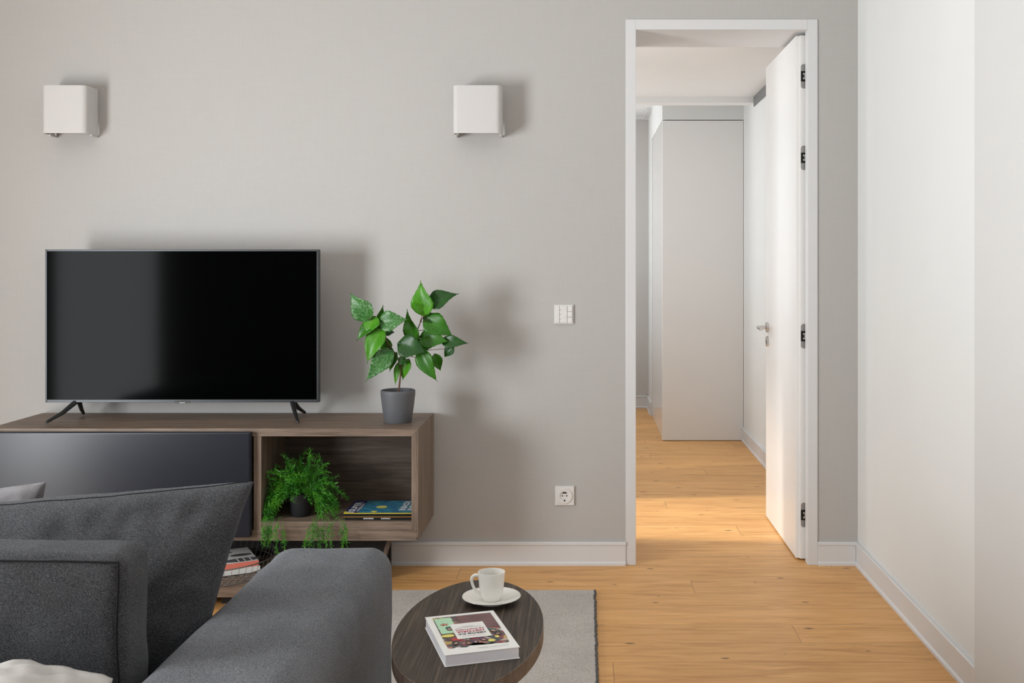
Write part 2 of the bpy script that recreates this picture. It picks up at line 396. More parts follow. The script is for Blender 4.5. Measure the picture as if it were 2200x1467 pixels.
# ================================================================ STRUCTURE
def struct(name, bm, mat, **kw):
    o = obj(name, bm, mat, **kw); o['kind'] = 'structure'; return o
WY, WB = 4.60, 4.98          # near and far face of the wall with the doorway
XR = 1.166; XL = -3.2; ZC = 2.95; XH = 1.14
struct('floor', box(B(), XL-.1, 1.40, -1.7, 9.7, -.1, 0), M_floor)
bm = box(B(), XL, .17, WY, WB, 0, ZC); box(bm, .17, .99, WY, WB, 2.34, ZC); box(bm, .99, XR+.15, WY, WB, 0, ZC)
struct('wall_back', bm, M_wall)
struct('wall_right', box(B(), XR, XR+.15, 3.164, WY, 0, ZC), M_white)
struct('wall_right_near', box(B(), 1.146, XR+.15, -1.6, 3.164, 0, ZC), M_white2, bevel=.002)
bm = box(B(), XL-.15, XL, -1.6, .80, 0, ZC); box(bm, XL-.15, XL, 2.3, WY, 0, ZC); box(bm, XL-.15, XL, .80, 2.3, 2.3, ZC); box(bm, XL-.15, XL, .80, 2.3, 0, .02)
struct('wall_left', bm, M_wall)
bm = box(B(), XL, -1.7, -1.75, -1.6, 0, ZC); box(bm, .5, XR+.15, -1.75, -1.6, 0, ZC); box(bm, -1.7, .5, -1.75, -1.6, 2.45, ZC); box(bm, -1.7, .5, -1.75, -1.6, 0, .95)
struct('wall_front', bm, M_wall)
struct('ceiling', box(B(), XL-.1, XR+.15, -1.7, WB, ZC, ZC+.1), M_ceil)
def window(name, pts, d):      # simple white frame round an opening
    o = setp(thing(name, None, None, pts[0]), kind='structure'); (x0, y0, z0), (x1, y1, z1) = pts; bm = B(); t = .05
    if d == 'X':
        box(bm, x0, x1, y0, y0+t, z0, z1); box(bm, x0, x1, y1-t, y1, z0, z1); box(bm, x0, x1, y0+t, y1-t, z0, z0+t); box(bm, x0, x1, y0+t, y1-t, z1-t, z1)
    else:
        box(bm, x0, x0+t, y0, y1, z0, z1); box(bm, x1-t, x1, y0, y1, z0, z1); box(bm, x0+t, x1-t, y0, y1, z0, z0+t); box(bm, x0+t, x1-t, y0, y1, z1-t, z1)
    obj('window_frame', bm, M_trim, o, bevel=.004)
window('window_1', ((XL-.1, .80, .02), (XL-.04, 2.3, 2.3)), 'X')
window('rear_fill_opening', ((-1.7, -1.7, .95), (.5, -1.64, 2.45)), 'Y')  # opening added in the unseen wall for the rear fill lamp
# hall behind the doorway
bm = box(B(), XH, XH+.2, WB, 9.5, 0, 2.75); struct('wall_hall_right', bm, M_white)
XHL = -.45
bm = box(B(), XHL-.12, XHL, WB, 5.05, 0, 2.75); box(bm, XHL-.12, XHL, 5.85, 6.4, 0, 2.75); box(bm, XHL-.12, XHL, 7.6, 8.1, 0, 2.75); box(bm, XHL-.12, XHL, 6.4, 7.6, 2.5, 2.75); box(bm, XHL-.12, XHL, 6.4, 7.6, 0, .9); box(bm, XHL-.12, XHL, 9.1, 9.6, 0, 2.75)
box(bm, XHL-.12, XHL, 5.05, 5.85, 2.45, 2.75); box(bm, XHL-.12, XHL, 5.05, 5.85, 0, .15); box(bm, XHL-.12, XHL, 8.1, 9.1, 2.5, 2.75); box(bm, XHL-.12, XHL, 8.1, 9.1, 0, .9)
struct('wall_hall_left', bm, M_white)
window('window_3', ((XHL-.09, 5.05, .15), (XHL-.04, 5.85, 2.45)), 'X'); window('window_4', ((XHL-.09, 8.1, .9), (XHL-.04, 9.1, 2.5)), 'X'); window('hall_fill_opening', ((XHL-.09, 6.4, .9), (XHL-.04, 7.6, 2.5)), 'X')  # the last opening is added for the hall fill lamp
struct('wall_hall_back', box(B(), XHL-.1, XH+.1, 9.5, 9.65, 0, 2.75), M_grey)
struct('wall_hall_partition', box(B(), .55, XH, 9.02, 9.5, 0, 2.595), M_white)
struct('wall_hall_bulkhead', box(B(), .55, XH, 7.762, 9.02, 2.328, 2.595), M_white)
struct('ceiling_hall', box(B(), XHL, XH, WB, 7.28, 2.42, 2.72), M_ceil)
struct('ceiling_hall_far', box(B(), XHL, XH, 7.40, 9.5, 2.595, 2.72), M_ceil)
struct('trim_1', box(B(), XHL, XH, 7.28, 7.40, 2.379, 2.72), M_ceil)
bm = box(B(), XHL, .55, 9.46, 9.5, 2.555, 2.595); box(bm, .51, .55, 9.02, 9.46, 2.565, 2.595); struct('trim_2', bm, M_trim)
def baseboard(name, a, b, nrm, h=.10, mat=M_trim):
    """profile swept from a to b (xy), nrm points into the room"""
    a = Vector((*a, 0)); b = Vector((*b, 0)); n = Vector((*nrm, 0))
    prof = [(0, 0), (.017, 0), (.017, .010), (.011, .017), (.011, h-.014), (.0155, h-.012), (.0155, h-.003), (.012, h), (0, h)]
    bm = B(); r = [[bm.verts.new(p+n*x+Vector((0, 0, z))) for x, z in prof] for p in (a, b)]
    for i in range(len(prof)): j = (i+1) % len(prof); bm.faces.new((r[0][i], r[0][j], r[1][j], r[1][i]))
    bm.faces.new(r[0]); bm.faces.new(r[1][::-1])
    return struct(name, bm, mat)
baseboard('baseboard_back', (XL, WY), (.168, WY), (0, -1))
baseboard('baseboard_back_right', (.992, WY), (XR-.012, WY), (0, -1))
baseboard('baseboard_right', (XR, 3.166), (XR, WY), (-1, 0))
baseboard('baseboard_hall_right', (XH, WB), (XH, 7.76), (-1, 0))
baseboard('baseboard_hall_back', (XHL, 9.5), (.55, 9.5), (0, -1), .11)
baseboard('baseboard_hall_partition', (.55, 9.02), (.55, 9.5), (-1, 0), .11)
# doorway with its leaf
D = setp(thing('door_1', None, None, (.58, WY, 0)), kind='structure')
bm = B(); yf = WY-.006
box(bm, .168, .212, yf, WY+.05, 0, 2.342); box(bm, .950, .992, yf, WY+.05, 0, 2.342); box(bm, .212, .950, yf, WY+.05, 2.298, 2.342)
box(bm, .165, .2119, WY+.05, WB+.004, 0, 2.335); box(bm, .9665, .995, WY+.05, WB+.004, 0, 2.335); box(bm, .2119, .9665, WY+.05, WB+.004, 2.3, 2.335)
obj('door_frame', bm, M_trim, D, bevel=.0015)
LY0, LY1 = 4.665, 5.455
bm = box(B(), .9145, .9655, LY0+.012, LY1, .008, 2.288); box(bm, .9305, .9655, LY0, LY0+.013, .008, 2.288)
leaf = obj('door_leaf', bm, M_door, D, bevel=.0012)
for py in (164, 339, 722, 1106):
    zc = CH-(py-VY)*LY0/F; xc = .9465; bm = B(); n = 24
    ring = []
    for k in range(n):
        a = 2*math.pi*k/n; ring.append((xc+.0125*math.cos(a), zc+math.copysign(.041, math.sin(a)+1e-9)+.0125*math.sin(a)))
    f = [bm.verts.new((x, LY0-.0015, z)) for x, z in ring]; g = [bm.verts.new((x, LY0+.006, z)) for x, z in ring]
    bm.faces.new(f); bm.faces.new(g[::-1])
    for k in range(n): bm.faces.new((f[k], f[(k+1) % n], g[(k+1) % n], g[k]))
    h = obj('hinge', bm, M_hinge, D, origin=(xc, LY0, zc))
    obj('hinge_recess', box(B(), xc-.0125, xc+.0125, LY0-.003, LY0-.001, zc-.0225, zc+.0225), M_black, h)
    bm = box(B(), xc-.004, xc+.013, LY0-.007, LY0-.003, zc+.006, zc+.014); box(bm, xc-.004, xc+.013, LY0-.007, LY0-.003, zc-.014, zc-.006); box(bm, xc+.001, xc+.016, LY0-.009, LY0-.003, zc-.008, zc+.008)
    obj('hinge_arm', bm, M_chrome, h, bevel=.001)
hy = 5.395; hz = CH-(703-VY)*hy/F
bm = B()
def disc(bm, x0, x1, y, z, r, n=28):
    a = [bm.verts.new((x0, y+r*math.cos(2*math.pi*k/n), z+r*math.sin(2*math.pi*k/n))) for k in range(n)]
    b = [bm.verts.new((x1, y+r*math.cos(2*math.pi*k/n), z+r*math.sin(2*math.pi*k/n))) for k in range(n)]
    bm.faces.new(a); bm.faces.new(b[::-1])
    for k in range(n): bm.faces.new((a[k], a[(k+1) % n], b[(k+1) % n], b[k]))
disc(bm, .9145, .905, hy, hz, .026); tube(bm, [(.908, hy, hz), (.872, hy, hz), (.864, hy-.008, hz), (.862, hy-.03, hz), (.862, hy-.125, hz)], .009, 12)
obj('door_handle', bm, M_chrome, D, smooth=False, bevel=.001)
bm = B(); disc(bm, .9145, .906, hy, CH-(733-VY)*hy/F, .026)
kz = CH-(733-VY)*hy/F
kr = obj('keyhole_rosette', bm, M_chrome, D, bevel=.001)
bm = box(B(), .9065, .9055, hy-.003, hy+.003, kz-.012, kz+.008); obj('keyhole', bm, M_black, kr)
# wardrobe in the hall
wd = thing('wardrobe', 'tall glossy white built-in wardrobe at the end of the hallway behind the door', 'wardrobe', (.85, 7.76, 0))
obj('body', box(B(), .555, XH-.002, 7.785, 9.016, .001, 2.326), M_ward, wd, bevel=.002)
obj('side_panel', box(B(), .55, XH-.002, 7.762, 7.785,   .004, 2.322), M_wsat, wd, bevel=.0015)
# added dark plate standing in for the dark recess high on the hall wall
g = thing('recess_stand_in', 'small dark grey plate standing in for a recess high on the hallway wall behind the open door', 'dark_recess', (XH-.006, 6.9, 2.37))
obj('recess_plate', box(B(), XH-.006, XH-.0005, 6.50, 7.27, 2.352, 2.4195), plain('dark_grey_recess', (.17, .17, .17), .6), g, bevel=.001)

# ================================================================ WALL LAMPS, SWITCH, SOCKET
GL = 'fabric wall lamps above the television wall'
def wall_lamp(x0, x1, label):
    z0, z1 = 1.840, 2.040; y0, y1 = 4.478, 4.590; cx = (x0+x1)/2
    t = thing('wall_lamp', label, 'wall lamp', (cx, WY, z0), GL)
    bm = B(); r = .022
    out = [(x0, y1), (x0, y0+r)]+[(x0+r-r*math.cos(a), y0+r-r*math.sin(a)) for a in [math.pi/2*k/8 for k in range(1, 8)]]+[(x0+r, y0), (x1-r, y0)]
    out += [(x1-r+r*math.sin(a), y0+r-r*math.cos(a)) for a in [math.pi/2*k/8 for k in range(1, 8)]]+[(x1, y0+r), (x1, y1)]
    th = .003
    def inset(p): return (cx+(p[0]-cx)*(1-2*th/(x1-x0)), p[1]+th if p[1] < y1-.001 else p[1])
    L = [[bm.verts.new((*p, z)) for p in out] for z in (z0, z1)]; I = [[bm.verts.new((*inset(p), z)) for p in out] for z in (z0, z1)]
    for k in range(len(out)-1):
        bm.faces.new((L[0][k], L[0][k+1], L[1][k+1], L[1][k])); bm.faces.new((I[0][k+1], I[0][k], I[1][k], I[1][k+1]))
        for q in (0, 1): bm.faces.new((L[q][k], I[q][k], I[q][k+1], L[q][k+1]))
    for k in (0, -1): bm.faces.new((L[0][k], L[1][k], I[1][k], I[0][k]))
    obj('lamp_shade', bm, M_shade, t, smooth=True)
    t_ = t.children if False else None
    bm = box(B(), cx-.06, cx+.06, y1-.004, WY, z0+.03, z1-.03); obj('mounting_plate', bm, M_lampmetal, t, bevel=.002)
    for s in (-1, 1):
        bm = box(B(), cx+s*((x1-x0)/2-.006)-.003, cx+s*((x1-x0)/2-.006)+.003, y0+.06, WY-.002, z0-.006, z0+.002)
        obj('bracket_arm', bm, M_lampmetal, t)
    bm = B(); tube(bm, [(cx, y1-.002, z0+.1), (cx, y1-.03, z0+.1), (cx, y1-.045, z0+.1)], [.014, .014, .022], 16); obj('bulb', bm, M_porc, t, smooth=True)
wall_lamp(-2.281, -2.094, 'white box wall lamp on the left, above the television')
wall_lamp(-.559, -.358, 'white box wall lamp on the right, between the television and the doorway')

sx, sz = -.097, CH-(675-VY)/500
t = thing('light_switch', 'square white multi-button light switch on the grey wall', 'light switch', (sx, WY, sz))
obj('frame', box(B(), sx-.041, sx+.041, WY-.008, WY, sz-.041, sz+.041), M_switch, t, bevel=.0012)
obj('backing', box(B(), sx-.0365, sx+.0365, WY-.0095, WY-.007, sz-.0365, sz+.0365), M_switchg, t)
for a, b, c, d in ((-.036, -.0195, -.036, .036), (-.018, .0135, -.036, .036), (.015, .036, .013, .036), (.015, .036, -.0115, .0115), (.015, .036, -.036, -.013)):
    obj('button', box(B(), sx+a, sx+b, WY-.0125, WY-.008, sz+c, sz+d), M_switch, t, bevel=.0008)
bm = B()
for zz in (.018, 0, -.02): box(bm, sx-.0165, sx-.0145, WY-.0129, WY-.0124, sz+zz-.002, sz+zz+.002)
obj('indicator_mark', bm, M_ink, t)
kx, kz2 = -.094, CH-(1064-VY)/500
t = thing('wall_socket', 'square white power socket low on the grey wall', 'wall socket', (kx, WY, kz2))
obj('frame', box(B(), kx-.041, kx+.041, WY-.009, WY, kz2-.041, kz2+.041), M_switch, t, bevel=.0012)
bm = B(); n = 40; prof = [(.0325, -.0092), (.0325, -.0135), (.0205, -.0135), (.0195, -.0096), (0, -.0094)]
rings = [[bm.verts.new((kx+r*math.cos(2*math.pi*k/n), WY+y, kz2+r*math.sin(2*math.pi*k/n))) for k in range(n)] for r, y in prof[:-1]]
sq = [bm.verts.new((kx+a, WY-.0135, kz2+b)) for a, b in ((-.036, -.036), (.036, -.036), (.036, .036), (-.036, .036))]
for a, b in zip(rings, rings[1:]):
    for k in range(n): bm.faces.new((a[k], a[(k+1) % n], b[(k+1) % n], b[k]))
bm.faces.new(rings[-1])
for i in range(4): bm.verts.new(sq[i].co+Vector((0, .004, 0)))
bm.free() if False else None
for v in sq: bm.verts.remove(v)
obj('socket_insert', bm, M_switch, t)
bm = B()
def ydisc(bm, x, y, z, r, n=16, sz_=1.0): poly(bm, [(x+r*math.cos(2*math.pi*k/n), y, z+r*sz_*math.sin(2*math.pi*k/n)) for k in range(n)])
ydisc(bm, kx-.0095, WY-.0102, kz2, .0030); ydisc(bm, kx+.0095, WY-.0102, kz2, .0030); ydisc(bm, kx, WY-.0102, kz2, .0012)
ydisc(bm, kx, WY-.0139, kz2-.0195, .003, 16, 1.5); poly(bm, [(kx-.012, WY-.0102, kz2+.010), (kx+.012, WY-.0102, kz2+.010), (kx+.005, WY-.0102, kz2+.016), (kx-.005, WY-.0102, kz2+.016)])
obj('pin_holes', bm, M_black, t)

# ================================================================ MEDIA CABINET
CX0, CX1, CY0, CY1, CZ0, CZ1 = -2.33, -.654, 4.160, 4.585, .218, .654
t = thing('media_cabinet', 'long low smoked oak cabinet with graphite door and open niche, under the television', 'cabinet', (-1.5, 4.37, 0))
def mitred(bm, pts, y0, y1):
    a = [bm.verts.new((x, y0, z)) for x, z in pts]; b = [bm.verts.new((x, y1, z)) for x, z in pts]
    bm.faces.new(a); bm.faces.new(b[::-1])
    for k in range(len(pts)): j = (k+1) % len(pts); bm.faces.new((a[k], a[j], b[j], b[k]))
T = .034
bm = B(); mitred(bm, [(CX0, CZ1), (CX1, CZ1), (-.680, .6235), (CX0+T, .6235)], CY0, CY1); obj('top_panel', bm, M_wx, t, bevel=.0008)
bm = B(); mitred(bm, [(CX0, CZ0), (CX1, CZ0), (CX1-.008, CZ0+.040), (CX0+T, CZ0+.040)], CY0, CY1); obj('bottom_panel', bm, M_wx, t, bevel=.0008)
bm = B(); mitred(bm, [(CX1, CZ0), (CX1, CZ1), (CX1-.006, CZ1-.006), (CX1-.006, CZ0+.006)], CY0, CY1)
obj('side_panel', bm, M_wz, t, bevel=.0008)
bm = B(); mitred(bm, [(CX0, CZ0), (CX0, CZ1), (CX0+T, CZ1-T), (CX0+T, CZ0+.04)], CY0, CY1); obj('side_panel', bm, M_wz, t, bevel=.0008)
NX0, NX1, NZ0, NZ1 = -1.264, -.680, .2925, .6235
bm = B(); mitred(bm, [(NX1, CZ0+.04), (CX1-.0062, CZ0+.04), (CX1-.0062, CZ1-.0074), (NX1, NZ1-.0004)], CY0+.0006, 4.50); obj('niche_side', bm, M_wz, t, bevel=.0008)
bm = box(B(), NX0-.030, NX0, CY0+.001, 4.50, CZ0+.04, NZ1); obj('divider', bm, M_wz, t, bevel=.0012)
bm = box(B(), NX0, NX1, CY0+.001, 4.50, CZ0+.041, NZ0); obj('niche_floor', bm, M_wx, t, bevel=.0008)
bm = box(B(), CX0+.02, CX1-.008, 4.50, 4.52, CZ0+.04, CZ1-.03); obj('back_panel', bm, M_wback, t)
bm = box(B(), CX0-.02, -1.297, 4.128, 4.158, .2385, .6445); obj('door', bm, M_cabdoor, t, bevel=.006, seg=4)
# recessed metal base and low plank
bm = box(B(), -2.25, -.812, 4.44, 4.46, 0, CZ0-.001); obj('base_panel', bm, M_dark, t)
for x in (-.83, -1.02):
    bm = box(B(), x-.01, x+.01, 4.405, 4.439, 0, CZ0-.001); obj('base_post', bm, M_dark, t)
bm = B(); obox(bm, Vector((-.868, 4.36, .001)), Vector((.32, 0, .947)).normalized(), Vector((.947, 0, -.32)).normalized(), Vector((0, 1, 0)), .222, .016, .03)
obj('base_brace', bm, M_wz, t)
PLZ = .088
lp = thing('bench', 'low smoked oak plank bench beneath the media cabinet, under the wire basket', 'bench', (-1.8, 4.2, 0))
obj('bench_top', box(B(), -2.6, -1.28, 4.0, 4.436, PLZ-.04, PLZ), M_wx, lp, bevel=.001)
for x in (-2.5, -1.36): obj('bench_foot', box(B(), x-.03, x+.03, 4.08, 4.38, 0, PLZ-.041), M_dark, lp)

# ================================================================ TELEVISION
t = thing('television', 'large black flat-screen television on two splayed feet', 'television', (-1.65, 4.39, CZ1))
TX0, TX1, TY, TZ0, TZ1 = -2.213, -1.095, 4.375, .727, 1.352
obj('back_shell', box(B(), TX0+.02, TX1-.02, TY+.012, TY+.055, TZ0+.03, TZ1-.03), M_tvfoot, t, bevel=.01)
bm = B(); b_ = .008
box(bm, TX0, TX0+b_, TY, TY+.03, TZ0, TZ1); box(bm, TX1-b_, TX1, TY, TY+.03, TZ0, TZ1); box(bm, TX0+b_, TX1-b_, TY, TY+.03, TZ1-b_, TZ1); box(bm, TX0+b_, TX1-b_, TY, TY+.03, TZ0, TZ0+.012)
obj('bezel', bm, M_tvframe, t, bevel=.0012)
obj('screen', box(B(), TX0+b_-.001, TX1-b_+.001, TY+.003, TY+.012, TZ0+.011, TZ1-b_+.001), M_screen, t)
bx = (392-VX)*TY/F
bm = B(); mitred(bm, [(bx-.032, TZ0+.001), (bx+.032, TZ0+.001), (bx+.026, TZ0-.003), (bx-.026, TZ0-.003)], TY-.001, TY+.02); box(bm, bx-.032, bx+.032, TY-.0012, TY+.02, TZ0+.001, TZ0+.008)
lg = obj('logo_plate', bm, M_tvfoot, t)
bm = B(); text(bm, 'SAMSUNG', (bx, TY-.002, TZ0-.0022), (1, 0, 0), (0, 0, 1), .0048, bold=.02); obj('lettering', bm, M_whiteink, lg)
def foot(ap, f, r):
    bm = B(); ap = Vector(ap)
    for e in (f, r):
        e = Vector(e); d = (e-ap); m_ = ap+d*.5
        tube(bm, [ap+Vector((0, 0, .006)), m_, e+Vector((0, 0, .010)), e+Vector((0, 0, .0055))], [.011, .0085, .006, .0045], 8)
    obj('foot', bm, M_tvfoot, t, smooth=True)
foot((-2.085, 4.395, .730), (-2.149, 4.262, CZ1), (-2.116, 4.505, CZ1))
foot((-1.209, 4.395, .730), (-1.151, 4.272, CZ1), (-1.192, 4.53, CZ1))

# ================================================================ LEAFY PLANT ON CABINET
PC = Vector(((855-VX)*4.325/F, 4.325, CZ1))
t = thing('potted_plant', 'heart-leaved green plant in a grey ceramic pot on top of the cabinet', 'plant', PC)
x, y, z = PC
bm = B(); lathe(bm, [(0, z), (.052, z), (.055, z+.003), (.063, z+.06), (.0695, z+.115), (.0695, z+.128), (.067, z+.131), (.064, z+.128), (.063, z+.108), (0, z+.108)], (x, y), 56)
pot = obj('pot', bm, M_pot, t, smooth=True, bevel=0)
bm = B(); lathe(bm, [(.0625, z+.1085), (.04, z+.112), (0, z+.114)], (x, y), 24); obj('soil', bm, M_soil, t, smooth=True)
def cp(u, v, Y): return P(700+u/4.075, 580+v/4.075, Y)      # photo detail coordinates to the plant's plane
Y0 = 4.325
stems = [([(635, 1090), (645, 1000), (655, 900), (650, 830)], [0, 0, 0, 0], .0042), ([(650, 840), (630, 770), (580, 690), (540, 630), (480, 550), (430, 480)], [0, -.01, -.02, -.03, -.04, -.05], .0028),
         ([(630, 770), (560, 690), (530, 600), (500, 500)], [0, .02, .03, .02], .0022), ([(655, 850), (690, 740), (750, 630), (800, 530), (835, 440), (880, 360), (935, 300)], [0, .01, .02, .02, .01, 0, 0], .0026),
         ([(430, 480), (380, 420), (350, 390)], [-.05, -.06, -.06], .0016), ([(800, 530), (880, 525), (900, 530)], [.02, .01, 0], .0014), ([(835, 455), (900, 430)], [.01, .0], .0014),
         ([(690, 740), (800, 770), (840, 770)], [.01, -.02, -.03], .0016), ([(840, 350), (838, 410), (825, 450)], [0, .005, .01], .0014), ([(800, 770), (900, 700), (1040, 690)], [-.02, -.02, 0], .0013),
         ([(540, 630), (545, 700), (610, 770)], [-.03, -.02, -.01], .0013), ([(560, 730), (545, 735)], [-.01, -.03], .0013), ([(655, 900), (630, 850)], [0, .01], .0013), ([(650, 830), (680, 760), (700, 700)], [0, -.03, -.05], .0014)]
bm = B()
for pts, ys, r in stems:
    tube(bm, [cp(u, v, Y0+dy) for (u, v), dy in zip(pts, ys)], [r*(1-.35*i/len(pts)) for i in range(len(pts))], 7)
obj('stem', bm, M_stem, t, smooth=True)
def leaf_mesh(Bp, Tp, width, tilt, mat, curl=.12, fold=.22):
    d = Tp-Bp; L = d.length; d.normalize(); n0 = Vector((-.25+tilt[0], -1, .25+tilt[1])); n0 = (n0-d*n0.dot(d)).normalized(); s = d.cross(n0)
    bm = B(); uvl = bm.loops.layers.uv.new('UVMap'); NT, NS = 16, 8; g = []
    def hw(q):      # heart outline with a drip tip
        if q < .86: return (math.sin(math.pi*min(1, (q/.86)**.62))**.8)*(1-.25*q) if q > 0 else 0
        return .0
    prof = []
    for i in range(NT+1):
        q = i/NT
        a = max(0, (math.sin(math.pi*(min(1, q/.93)**.56)))**.9)*(1-.25*q) if q < .93 else 0
        tip = .05*(1-q)
        prof.append(max(a, tip)*.5*width)
    for i in range(NT+1):
        q = i/NT; row = []
        for j in range(-NS//2, NS//2+1):
            u = j/(NS/2); wv = prof[i]*u
            back = -.20*L*(math.sin(math.pi*min(1, abs(u)*.85)))*max(0, 1-q*4.5)**1.2 if q < .23 else 0
            wig = .012*width*math.sin(q*40+j)*(abs(u) > .99)
            hgt = abs(wv)*fold+math.sin(q*math.pi)*L*.05-curl*L*q*q+.03*width*math.sin(q*9+u*2)*abs(u)
            row.append((bm.verts.new(Bp+d*(q*L+back)+s*(wv+wig)+n0*hgt), (.5+u*.5, q)))
        g.append(row)
    for i in range(NT):
        for j in range(NS):
            try:
                qd = (g[i][j], g[i][j+1], g[i+1][j+1], g[i+1][j]); f = bm.faces.new([k[0] for k in qd])
                for lp_, k in zip(f.loops, qd): lp_[uvl].uv = k[1]
            except ValueError: pass
    return bm
K = 1/4.075*4.325/F
leaves = [((372, 402), (200, 205), 190, -.06, -.07, L_var), ((862, 362), (820, 98), 190, 0, -.02, L_bright), ((856, 352), (748, 300), 80, .0, -.03, L_bright),
 ((926, 292), (1152, 196), 170, .01, 0, L_dark), ((500, 480), (488, 308), 110, -.02, -.02, L_mid), ((500, 455), (712, 432), 170, -.06, -.08, L_var),
 ((430, 455), (255, 612), 130, -.05, -.06, L_mid), ((430, 430), (350, 560), 170, -.055, -.07, L_bright), ((440, 470), (500, 610), 150, -.04, -.05, L_bright),
 ((475, 545), (345, 812), 175, -.05, -.07, L_bright), ((548, 730), (345, 972), 165, -.03, -.08, L_var), ((520, 540), (605, 545), 70, .0, .01, L_dark),
 ((780, 600), (694, 352), 145, .02, .0, L_mid), ((895, 440), (1112, 576), 190, .01, -.01, L_mid), ((850, 600), (1068, 620), 180, .01, -.03, L_mid),
 ((1042, 625), (1245, 638), 110, 0, -.02, L_dark), ((1105, 680), (1030, 765), 90, .0, .01, L_dark), ((790, 640), (905, 705), 85, .03, .02, L_mid),
 ((668, 650), (878, 722), 200, -.05, -.08, L_dark), ((690, 780), (640, 830), 90, -.02, -.03, L_dark), ((838, 730), (966, 982), 150, -.03, -.05, L_mid),
 ((960, 755), (1005, 890), 100, -.01, .0, L_mid), ((612, 745), (545, 892), 95, -.01, .01, L_mid), ((720, 805), (660, 968), 110, .0, .01, L_bright),
 ((640, 830), (600, 1010), 60, .01, .0, L_bright), ((530, 620), (520, 760), 110, .0, .01, L_mid), ((880, 420), (1030, 430), 90, .01, .03, L_dark)]
for (a, b, wd_, d0, d1, mt) in leaves:
    A_, B_ = cp(*a, Y0+d0), cp(*b, Y0+d1)
    bm = leaf_mesh(A_, B_, wd_*K*1.15, (random.uniform(-.35, .25), random.uniform(-.2, .35)), mt)
    o = obj('leaf', bm, mt, t, smooth=True, origin=A_)
    so = o.modifiers.new('solid', 'SOLIDIFY'); so.thickness = .0006

# ================================================================ ASPARAGUS FERN IN THE NICHE
FC = Vector((-1.137, 4.262, NZ0))
t = thing('potted_fern', 'bushy trailing asparagus fern in a small black pot inside the cabinet niche', 'plant', FC)
x, y, z = FC
bm = B(); lathe(bm, [(0, z), (.036, z), (.038, z+.002), (.049, z+.085), (.0495, z+.09), (.047, z+.09), (.045, z+.078), (0, z+.078)], (x, y), 40); obj('pot', bm, M_potd, t, smooth=True)
rnd = random.Random(11); sb = B(); nb = B()
def needle(p, d, L, w):
    d = d.normalized(); s = d.orthogonal().normalized(); s = Matrix.Rotation(rnd.uniform(0, 6.28), 3, d) @ s
    m_ = p+d*L*.5
    a = nb.verts.new(p); b = nb.verts.new(m_+s*w); c = nb.verts.new(p+d*L); e = nb.verts.new(m_-s*w)
    nb.faces.new((a, b, c, e))
def inside(p):
    if p.y > 4.125 and (p.x < NX0+.004 or p.x > NX1-.01 or p.z > NZ1-.01 or p.y > 4.49): return False
    if p.y > 4.125 and p.z < NZ0+.004: return False
    if p.x > -.955 and p.z < NZ0+.05 and p.y > 4.15: return False
    return True
def frond(start, d, L, grav, dens=1.0, nl=1.0):
    p = start.copy(); d = d.normalized(); step = .007; pts = [p.copy()]; n_s = int(L/step)
    for i in range(n_s):
        d = (d+Vector((rnd.uniform(-.08, .08), rnd.uniform(-.08, .08), -grav+rnd.uniform(-.04, .04)))).normalized()
        q = p+d*step
        if q.y > 4.12 and q.z < NZ0+.008:       # resting on the niche floor it creeps forward over the edge
            q.z = NZ0+.009; d = (d+Vector((0, -.5, .35))).normalized()
        if not inside(q): break
        p = q; pts.append(p.copy())
        if i > 3:
            for k in range(int(4.2*dens+rnd.random())):
                nd = (d*.6+Vector((rnd.gauss(0, .55), rnd.gauss(0, .55), rnd.gauss(.1, .5)))).normalized()
                ln = rnd.uniform(.012, .025)*nl
                if inside(p+nd*ln): needle(p, nd, ln, rnd.uniform(.0009, .0016))
    if len(pts) > 1: tube(sb, pts, .0007, 4)
top = FC+Vector((0, 0, .088))
for i in range(64):      # dome
    a = rnd.uniform(0, 2*math.pi); el = rnd.uniform(.55, 1.5); L = rnd.uniform(.10, .175)
    frond(top+Vector((math.cos(a)*.02, math.sin(a)*.02, 0)), Vector((math.cos(a)*math.cos(el), math.sin(a)*math.cos(el)*.8, math.sin(el))), L, rnd.uniform(.02, .07))
for i in range(44):      # skirt, leaving the front of the pot free
    a = rnd.uniform(-.9, math.pi+.9); el = rnd.uniform(.3, .9)
    frond(top+Vector((math.cos(a)*.03, math.sin(a)*.03, 0)), Vector((math.cos(a)*math.cos(el), math.sin(a)*math.cos(el)*.8, math.sin(el))), rnd.uniform(.12, .21), rnd.uniform(.06, .12))
for i in range(44):      # tumbling to the left and over the edge
    frond(top+Vector((-.03, rnd.uniform(-.03, .01), 0)), Vector((-1, rnd.uniform(-1.1, -.2), rnd.uniform(.3, 1.2))), rnd.uniform(.12, .20), rnd.uniform(.08, .15))
for i in range(22):      # short ones drooping over the pot
    a = rnd.uniform(math.pi+.2, 2*math.pi-.2)
    frond(top+Vector((math.cos(a)*.035, math.sin(a)*.035, .004)), Vector((math.cos(a), math.sin(a), rnd.uniform(.5, 1.3))), rnd.uniform(.06, .095), rnd.uniform(.12, .2))
for i in range(18):      # to the right
    frond(top+Vector((.03, -.02, 0)), Vector((1, rnd.uniform(-1.0, .2), rnd.uniform(.2, 1.1))), rnd.uniform(.12, .2), rnd.uniform(.09, .13), .7)
for (px_, n_) in ((572, 6), (584, 5), (600, 4), (610, 2), (675, 5), (688, 5), (700, 3), (722, 4), (736, 3)):
    for i in range(n_):      # strands hanging over the front edge
        q = P(px_+rnd.uniform(-7, 7), 1090, 4.118); q.z = NZ0+rnd.uniform(.0, .03)
        frond(q, Vector((rnd.uniform(-.25, .25), -.25, rnd.uniform(-.7, .0))), rnd.uniform(.06, .125), .12, 1.0, .8)
obj('stems', sb, M_fern, t); setp(obj('foliage', nb, M_fern, t), kind='stuff')

